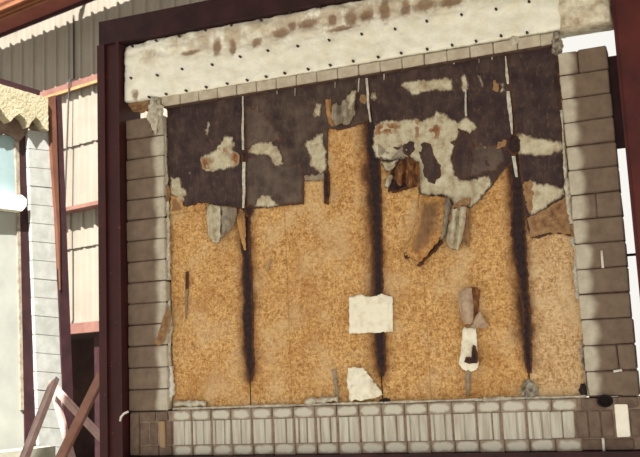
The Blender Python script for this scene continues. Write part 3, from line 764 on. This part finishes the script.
# the brown curls left of the big bare area
sheet('peeling_scrap', [[(397, 164, .03), (401, 160, .08), (405, 161, .03), (410, 157, .09), (414, 160, .03), (419, 162, .06)], [(395, 173, .04), (400, 173, .10), (405, 174, .03), (409, 172, .11), (414, 174, .04), (420, 175, .06)], [(394, 182, .03), (400, 186, .09), (404, 182, .03), (410, 189, .10), (414, 185, .03), (419, 188, .05)]], 'folded', tw, seed=6, wr=.012)
slab('shadow_hollow', [(391, 170), (398, 168), (418, 176), (416, 186), (404, 190), (392, 193), (387, 186)], yr-.006, .02, 'soot', tw, seed=78, fr_=.05)  # dark slab painting the shadow behind the curls
sheet('peeling_scrap', [[(379, 160, .02), (390, 162, .05), (402, 157, .04)], [(384, 168, .04), (389, 169, .08), (398, 162, .06)], [(386, 172, .03), (388, 173, .06), (394, 168, .05)]], 'pale', tw, seed=7)
sheet('peeling_scrap', [[(388, 176, .03), (391, 174, .06), (394, 177, .03)], [(385, 183, .05), (388, 183, .08), (391, 184, .04)], [(384, 187, .03), (387, 188, .05), (389, 187, .03)]], 'pale', tw, seed=8)
sheet('peeling_scrap', [[(391, 182, .03), (396, 180, .07), (400, 182, .03)], [(389, 187, .04), (394, 187, .08), (399, 185, .04)], [(388, 192, .02), (393, 191, .04), (397, 189, .02)]], 'soot', tw, seed=9)
# the large torn flap hanging below the bare area
sheet('hanging_flap', [[(420, 194, .02), (428, 196, .04), (437, 196, .05), (446, 197, .03)], [(417, 212, .04), (427, 214, .10), (437, 214, .12), (444, 216, .08)], [(412, 236, .06), (424, 236, .14), (435, 236, .16), (442, 232, .12)], [(407, 250, .05), (417, 252, .10), (430, 246, .14), (440, 238, .12)], [(405, 256, .03), (413, 258, .06), (420, 262, .08), (434, 246, .10)]], 'flap', tw, seed=10, wr=.014, fr_=.10)
sheet('hanging_flap', [[(451, 211, .03), (455, 208, .09), (459, 207, .04), (463, 206, .09), (467, 206, .04)], [(448, 226, .05), (453, 226, .11), (457, 226, .05), (461, 225, .11), (465, 224, .06)], [(446, 240, .05), (451, 244, .10), (455, 246, .04), (459, 244, .09), (462, 238, .05)], [(449, 247, .03), (452, 249, .06), (454, 250, .03), (457, 250, .05), (458, 248, .03)]], 'pale', tw, seed=11, wr=.010, fr_=.012)
sheet('hanging_flap', [[(443, 198, .02), (449, 198, .06), (452, 206, .03)], [(442, 214, .05), (446, 213, .10), (450, 214, .05)], [(438, 234, .06), (442, 234, .12), (446, 232, .06)], [(437, 238, .05), (440, 240, .08), (443, 238, .05)]], 'greypaper', tw, seed=12, wr=.008)
sheet('hanging_flap', [[(463, 204, .03), (467, 208, .06), (470, 212, .03)], [(463, 222, .04), (467, 224, .06), (470, 226, .03)], [(460, 240, .03), (463, 246, .05), (469, 246, .02)]], 'brownpaper', tw, seed=13, wr=.010)
slab('charred_rag', [(436, 238), (441, 234), (441, 243), (434, 251), (427, 257), (420, 266), (417, 266), (421, 258), (429, 248)], YS-.06, .05, 'soot', tw, seed=75)
slab('charred_rag', [(452, 206), (464, 197), (470, 198), (469, 204), (460, 208), (452, 219), (448, 224)], YS-.07, .05, 'brownpaper', tw, seed=76)
slab('charred_rag', [(404, 253), (409, 252), (411, 257), (405, 259)], YS-.04, .03, 'soot', tw, seed=77)
# small splinters and strips on the boards
slab('splinter', [(185.5, 273), (188, 272), (188, 290), (186.5, 319), (185, 319)], YS-.012, .012, 'greypaper', tw, seed=90, amp=.004)
slab('splinter', [(185.5, 272), (188.5, 271), (188.5, 288), (185.5, 290)], YS-.016, .004, 'soot', tw, seed=91, amp=.006)
slab('splinter', [(266, 271), (270, 259), (272, 259), (268, 272)], YS-.008, .008, 'rust', tw, seed=92, amp=.004)
q = polyline([pw(334, 369, .05), pw(335.5, 383, .045), pw(337, 393, .05), pw(337, 403, .05)], .02)
tube('torn_strip', q, .016, 'greypaper', tw, fray=.6, flat=.4)
lump('soot_clump', pw(384.5, 401, .05), .055, .03, .022, 'soot', tw, seed=3)
lump('soot_clump', pw(529, 391, .05), .06, .035, .085, 'fibre_dirty', tw, seed=4)
lump('soot_clump', pw(586, 390, .05) - Vector((.02, 0, 0)), .03, .025, .05, 'soot', tw, seed=5)
# fibre packing squeezed out along both jambs
def packing(pts, rad, mat, sd_):
    q = polyline([pw(x, y, .045) for x, y in pts], .02)
    tube('fibre_packing', q, [max(.003, rad*(1+1.1*noise.noise(p*7+Vector((sd_, 0, 0))))) for p in q], mat, tw, fray=1.0, seed=sd_)
packing([(165, 132), (165, 150), (166, 175), (167.5, 200), (168, 215)], .016, 'fibre', 1)
packing([(167, 186), (169.5, 194), (167, 202)], .018, 'tanpaper', 2)
packing([(168, 215), (168, 235), (168.5, 250), (169, 280)], .017, 'fibre', 3)
packing([(169, 300), (170, 330), (169, 360), (169.5, 385), (168, 396)], .016, 'fibre', 4)
packing([(171, 366), (172, 392), (170, 401), (166, 410)], .019, 'wire', 5)
packing([(562, 110), (564, 150), (566, 180)], .012, 'fibre', 6)
packing([(567, 178), (567.5, 186), (569, 205), (572, 224)], .02, 'fibre', 7)
packing([(572, 238), (576, 252), (576, 268), (577.5, 296), (579, 300)], .019, 'fibre', 8)
packing([(581, 340), (583, 362), (586, 384), (589, 396)], .009, 'fibre_dirty', 9)
lump('fibre_wad', pw(155.5, 113, -.02), .075, .05, .15, 'fibre', col_a, rough=.55, seed=8, freq=14)
lump('fibre_wad', pw(153, 127, -.012), .05, .03, .06, 'block_dark', col_a, rough=.4, seed=9)
sheet('brown_wedge', [[(128, 104, .0), (138, 103, .0), (149, 101, .0)], [(130, 108, -.02), (139, 109, -.04), (148, 106, -.02)], [(134, 110.5, -.02), (141, 112, -.03), (147, 111, -.02)]], 'brownpaper', col_a, base=.02, seed=14, thick=.02)
lump('fibre_wad', pw(557, 44, .03), .045, .05, .10, 'fibre_dirty', col_b, rough=.5, seed=12)
lump('fibre_wad', pw(514, 39.5, .0), .04, .03, .055, 'fibre', lt, rough=.25, seed=15)
sheet('brown_sliver', [[(166, 310, .0), (168, 306, .02), (171, 312, .0)], [(160, 328, .01), (164, 326, .03), (169, 328, .0)], [(155, 343, .0), (159, 346, .02), (164, 342, .0)]], 'brownpaper', col_a, base=-.012, seed=15)

# ================================================================== loose things
card = sheet('blank_card', [[(349, 297, .02), (360, 294.5, .025), (371, 297, .03), (382, 294, .025), (392.5, 297, .03)], [(349, 310, .03), (360, 309, .03), (371, 309, .035), (382, 309, .03), (392.8, 309, .035)], [(349, 333.5, .02), (360, 333.5, .03), (371, 333, .03), (382, 332.5, .025), (393, 332, .02)]], 'paper', None, wr=.010, seed=20,
      label='blank white rectangular card with a ragged top edge pinned over the middle charred seam', cat='card')
torn = sheet('torn_paper', [[(348, 368.5, .03), (355, 367, .04), (362, 367.5, .04), (367, 372, .03)], [(347.5, 380, .03), (355, 378, .05), (364, 378, .05), (374, 382, .03)], [(348.5, 392, .04), (356, 392, .06), (367, 391, .06), (381, 391, .03)], [(350, 401, .03), (357, 400, .05), (366, 400, .05), (383, 395, .03)]], 'paper', None, wr=.016, seed=21,
      label='torn white paper scrap standing on the brick sill below the card', cat='paper')
sc = empty('hanging_paper_scrap', pw(469, 366, YS-.03), label='curled paper strip with a black burn spot hanging on the strand board', cat='paper scrap')
sheet('upper_curl', [[(459, 293, .03), (463, 290, .06), (468, 288, .08), (472, 287, .05)], [(459, 304, .05), (463, 303, .09), (468, 304, .10), (473, 304, .06)], [(462, 321, .04), (465, 324, .07), (470, 324, .07), (474, 321, .04)]], 'beige', sc, seed=22, wr=.008)
sheet('dark_fold', [[(471, 287, .05), (475, 287, .07), (480, 291, .02)], [(472, 304, .05), (476, 305, .05), (478, 307, .02)], [(472, 322, .05), (475, 320, .05), (477, 317, .02)]], 'folded', sc, seed=25, wr=.006)
sheet('side_curl', [[(477, 314, .05), (480, 311, .09), (482, 315, .06)], [(472, 323, .05), (480, 320, .10), (488, 325, .05)], [(470, 328, .03), (479, 328, .07), (487, 328, .03)]], 'beige', sc, seed=23)
st_ = sheet('lower_strip', [[(463, 327, .03), (469, 328, .05), (476, 327, .03)], [(461, 345, .03), (468, 346, .05), (477, 344, .03)], [(459, 364, .03), (468, 365, .05), (478, 368, .03)], [(462, 369, .02), (468, 372, .03), (474, 371, .02)]], 'paper', sc, seed=24)
sheet('tail_strip', [[(466, 370, .02), (468, 370, .03), (470.5, 371, .02)], [(466, 380, .02), (468, 381, .03), (470, 380, .02)], [(466.5, 396, .01), (468, 397, .015), (469.5, 396, .01)]], 'greypaper', sc, seed=26, wr=.004)
slab('burn_spot', [(473, 345), (476, 346), (478, 358), (477, 363), (469, 364), (464, 362), (466, 357), (471, 357)], YS-.068, .012, 'soot', sc, seed=93, amp=.006)
# little wires
tube('hook_wire', [pw(120.2, 421, YF-.013), pw(121, 417, YF-.02), pw(124, 413.5, YF-.03), pw(128.5, 411.5, YF-.02)], .011, 'wire', label='short white hooked wire on the steel post beside the leaning channels', cat='wire')
a, b = pw(601.5, 250.5, -.012), pw(603, 268, -.012)
tube('chalk_stick', [a, b], .010, 'wire', label='thin white upright stick on the block column beside the redder steel post', cat='stick')
a, b = pw(613.5, 371.5, -.012), pw(622, 370, -.012)
tube('white_peg', [a, b], .010, 'wire', label='short white horizontal peg on a low block above the black pipe end', cat='peg')
a, b = pw(603, 438, -.012), pw(604, 451.5, -.012)
tube('white_sliver', [a, b], .011, 'wire', label='white upright sliver on the lowest brick beside the white brick', cat='sliver')
pc = pw(605, 401, -.02)
bm = bmesh.new()
n = 20; R0, R1 = .062, .046
rings = []
for (r, y) in ((R0, -.002), (R0, -.03), (R1, -.03), (R1, -.004), (.001, -.004)):
    rings.append([bm.verts.new((pc.x+r*math.cos(2*math.pi*k/n), y, pc.z+.8*r*math.sin(2*math.pi*k/n))) for k in range(n)])
for a, b in zip(rings, rings[1:]):
    for k in range(n): bm.faces.new((a[k], a[(k+1) % n], b[(k+1) % n], b[k]))
bm_link('pipe_stub', bm, 'black', smooth=False, label='black pipe end poking out of the sill beside the whitewashed brick', cat='pipe')  # near-black colour paints the dark hollow of the pipe

# ================================================================== second, sunlit test frame
TH = math.radians(13); LEAN = math.radians(3.0)
D2 = Vector((math.sin(TH), math.cos(TH), 0)); N2h = Vector((math.cos(TH), -math.sin(TH), 0))
C2 = Vector((-1.5, .9, 0))
N2 = (N2h*math.cos(LEAN) + Vector((0, 0, 1))*math.sin(LEAN)).normalized()
C2z = C2.copy(); C2z.z = .3
def p2(px, py, off=0): return hit(px, py, C2z+N2*off, N2)
def slab2(name, pix, off, thick, mat, par, rough=0, seed=0):
    U = D2; V = N2.cross(U).normalized()
    if V.z < 0: V = -V
    pts = [p2(x, y, off) for x, y in pix]; o0 = C2z+N2*off
    q = [Vector(((p-o0).dot(U), (p-o0).dot(V))) for p in pts]
    if rough: q = rough_outline(q, .02, rough, seed)
    tri = tessellate_polygon([[Vector((p.x, p.y, 0)) for p in q]])
    bm = bmesh.new(); W = lambda p, d: o0+U*p.x+V*p.y-N2*d
    frv = [bm.verts.new(W(p, 0)) for p in q]; bk = [bm.verts.new(W(p, thick)) for p in q]; n = len(q)
    for tr in tri:
        bm.faces.new([frv[i] for i in tr]); bm.faces.new([bk[i] for i in reversed(tr)])
    for i in range(n): bm.faces.new((frv[i], frv[(i+1) % n], bk[(i+1) % n], bk[i]))
    return bm_link(name, bm, mat, par)
f2 = empty('sunlit_test_frame', (C2.x, C2.y, FLOOR), label='sunlit second test frame with pale block column and cream lintel', cat='frame')
slab2('post', [(48.5, 97), (55.5, 95), (58, 170), (60, 230), (60.5, 290), (57.5, 230), (53, 170)], .04, .09, 'f2_steel', f2)  # sunlit part of the post, its taper cut as a lighter plate
slab2('post_shaded', [(51, 97), (61.5, 94), (67.5, 250), (76, 470), (66, 470), (57.5, 250)], .02, .14, 'steel_dark', f2)  # shaded part of the same post, painted as a dark plate
slab2('top_angle', [(-60, 60), (-60, 66), (0, 85), (40, 94.5), (40, 90.5), (0, 78)], .07, .12, 'steel_dark', f2)
# cream lintel with a scalloped lower edge
slab2('lintel', [(-60, 66), (0, 84), (48, 98), (48.5, 131), (44, 128), (40, 121), (36, 117), (32, 121), (29, 127), (25, 118), (19, 114), (14, 117), (10, 122), (6, 117), (0, 108), (-8, 110), (-14, 104), (-30, 104), (-60, 96)], .09, .22, 'f2_lintel', f2, .008, 3)
slab2('lintel_shelf', [(-60, 125), (0, 136), (8, 131), (20, 141), (27, 133), (29, 128), (40, 122), (40, 116), (0, 106), (-60, 92)], -.02, .1, 'block_dark', f2, .006, 4)
# column blocks, one by one
jy = [131 + (k-.0)*18.55 for k in range(0, 19)]
colr = slab2('block_column', [(29, 130), (48, 131), (64, 470), (40, 470)], -.012, .2, 'mortar_l', f2)
for k in range(18):
    y0, y1 = jy[k]+.3, jy[k+1]-.3
    xl0, xl1 = lerp(28, 40, (y0-131)/339), lerp(28, 40, (y1-131)/339)
    xr_0, xr_1 = lerp(50, 66, (y0-131)/339), lerp(50, 66, (y1-131)/339)
    slab2('block', [(xl0, y0-1.0), (xr_0, y0+1.2), (xr_1, y1+1.2), (xl1, y1-1.0)], random.uniform(-.004, .004), .19, 'f2_block', colr)
slab2('dark_jamb', [(19, 138), (28, 132), (40, 470), (26, 470)], -.05, .1, 'steel_dark', f2)
slab2('blue_panel', [(-60, 128), (0, 134), (15, 137), (19, 142), (20, 197), (-60, 197)], -.07, .03, 'f2_blue', f2)
slab2('panel_edge', [(15, 137), (19.5, 139), (22, 200), (17, 200)], -.05, .03, 'greypaper', f2)
slab2('cream_panel', [(-60, 205), (19, 207), (22, 300), (27, 470), (-60, 470)], -.07, .03, 'f2_cream', f2)
slab2('panel_edge', [(17, 208), (20, 208), (24, 410), (21, 410)], -.05, .03, 'greypaper', f2)
slab2('white_rail', [(-60, 194), (0, 195), (22, 195), (26.5, 199), (26.5, 206), (22, 211), (0, 208), (-60, 206)], .04, .10, 'white_brick', f2, .004, 8)
# concrete plinth in front of it
pl = bmesh.new()
zt = -.34
corner = [(-4.2, -1.2), (-1.46, -.9), (-1.16, .45), (-1.40, .55), (-1.72, -.7), (-4.2, -.9)]
top = [pl.verts.new((x, y, zt)) for x, y in corner]; bot = [pl.verts.new((x, y, FLOOR)) for x, y in corner]
pl.faces.new(top); pl.faces.new(bot[::-1])
for i in range(6): pl.faces.new((top[i], top[(i+1) % 6], bot[(i+1) % 6], bot[i]))
bm_link('concrete_plinth', pl, 'concrete', label='low pale concrete plinth under the sunlit second frame', cat='plinth')

# ---- heap of leaning steel sections at the foot of the post
def on_plane(px, py, y): return pw(px, py, y)
def stick(name, a, b, ya, yb_, w1, w2, mat, label, base=FLOOR):
    A, B = on_plane(*a, ya), on_plane(*b, yb_)
    d = B-A; t_ = (base+.02-A.z)/d.z; B = A+d*t_      # run it down to the ground
    bm = bmesh.new(); d = (B-A).normalized(); side = d.cross(Vector((0, 1, 0))).normalized()
    # channel: web and two flanges
    beam(bm, A, B, side, w1, .012)
    for s in (-1, 1): beam(bm, A+side*s*w1/2+Vector((0, w2/2, 0)), B+side*s*w1/2+Vector((0, w2/2, 0)), side, .012, w2)
    return bm_link(name, bm, mat, label=label, cat='steel section', group='steel sections leaning at the foot of the post')
stick('steel_channel', (53, 380), (23, 457), .30, -.60, .08, .05, 'trestle', 'long pinkish steel channel leaning from the plinth side against the other sections')
stick('steel_channel', (52, 387), (100, 438), .56, .54, .06, .05, 'trestle', 'pinkish steel channel sloping down towards the steel post')
stick('steel_channel', (53, 392), (66, 440), .68, .66, .055, .04, 'trestle', 'narrow steep pinkish channel between the two leaning channels')
stick('steel_channel', (101, 374), (60, 457), .20, .05, .085, .04, 'trestle_b', 'brown steel bar crossing in front of the pinkish channels')
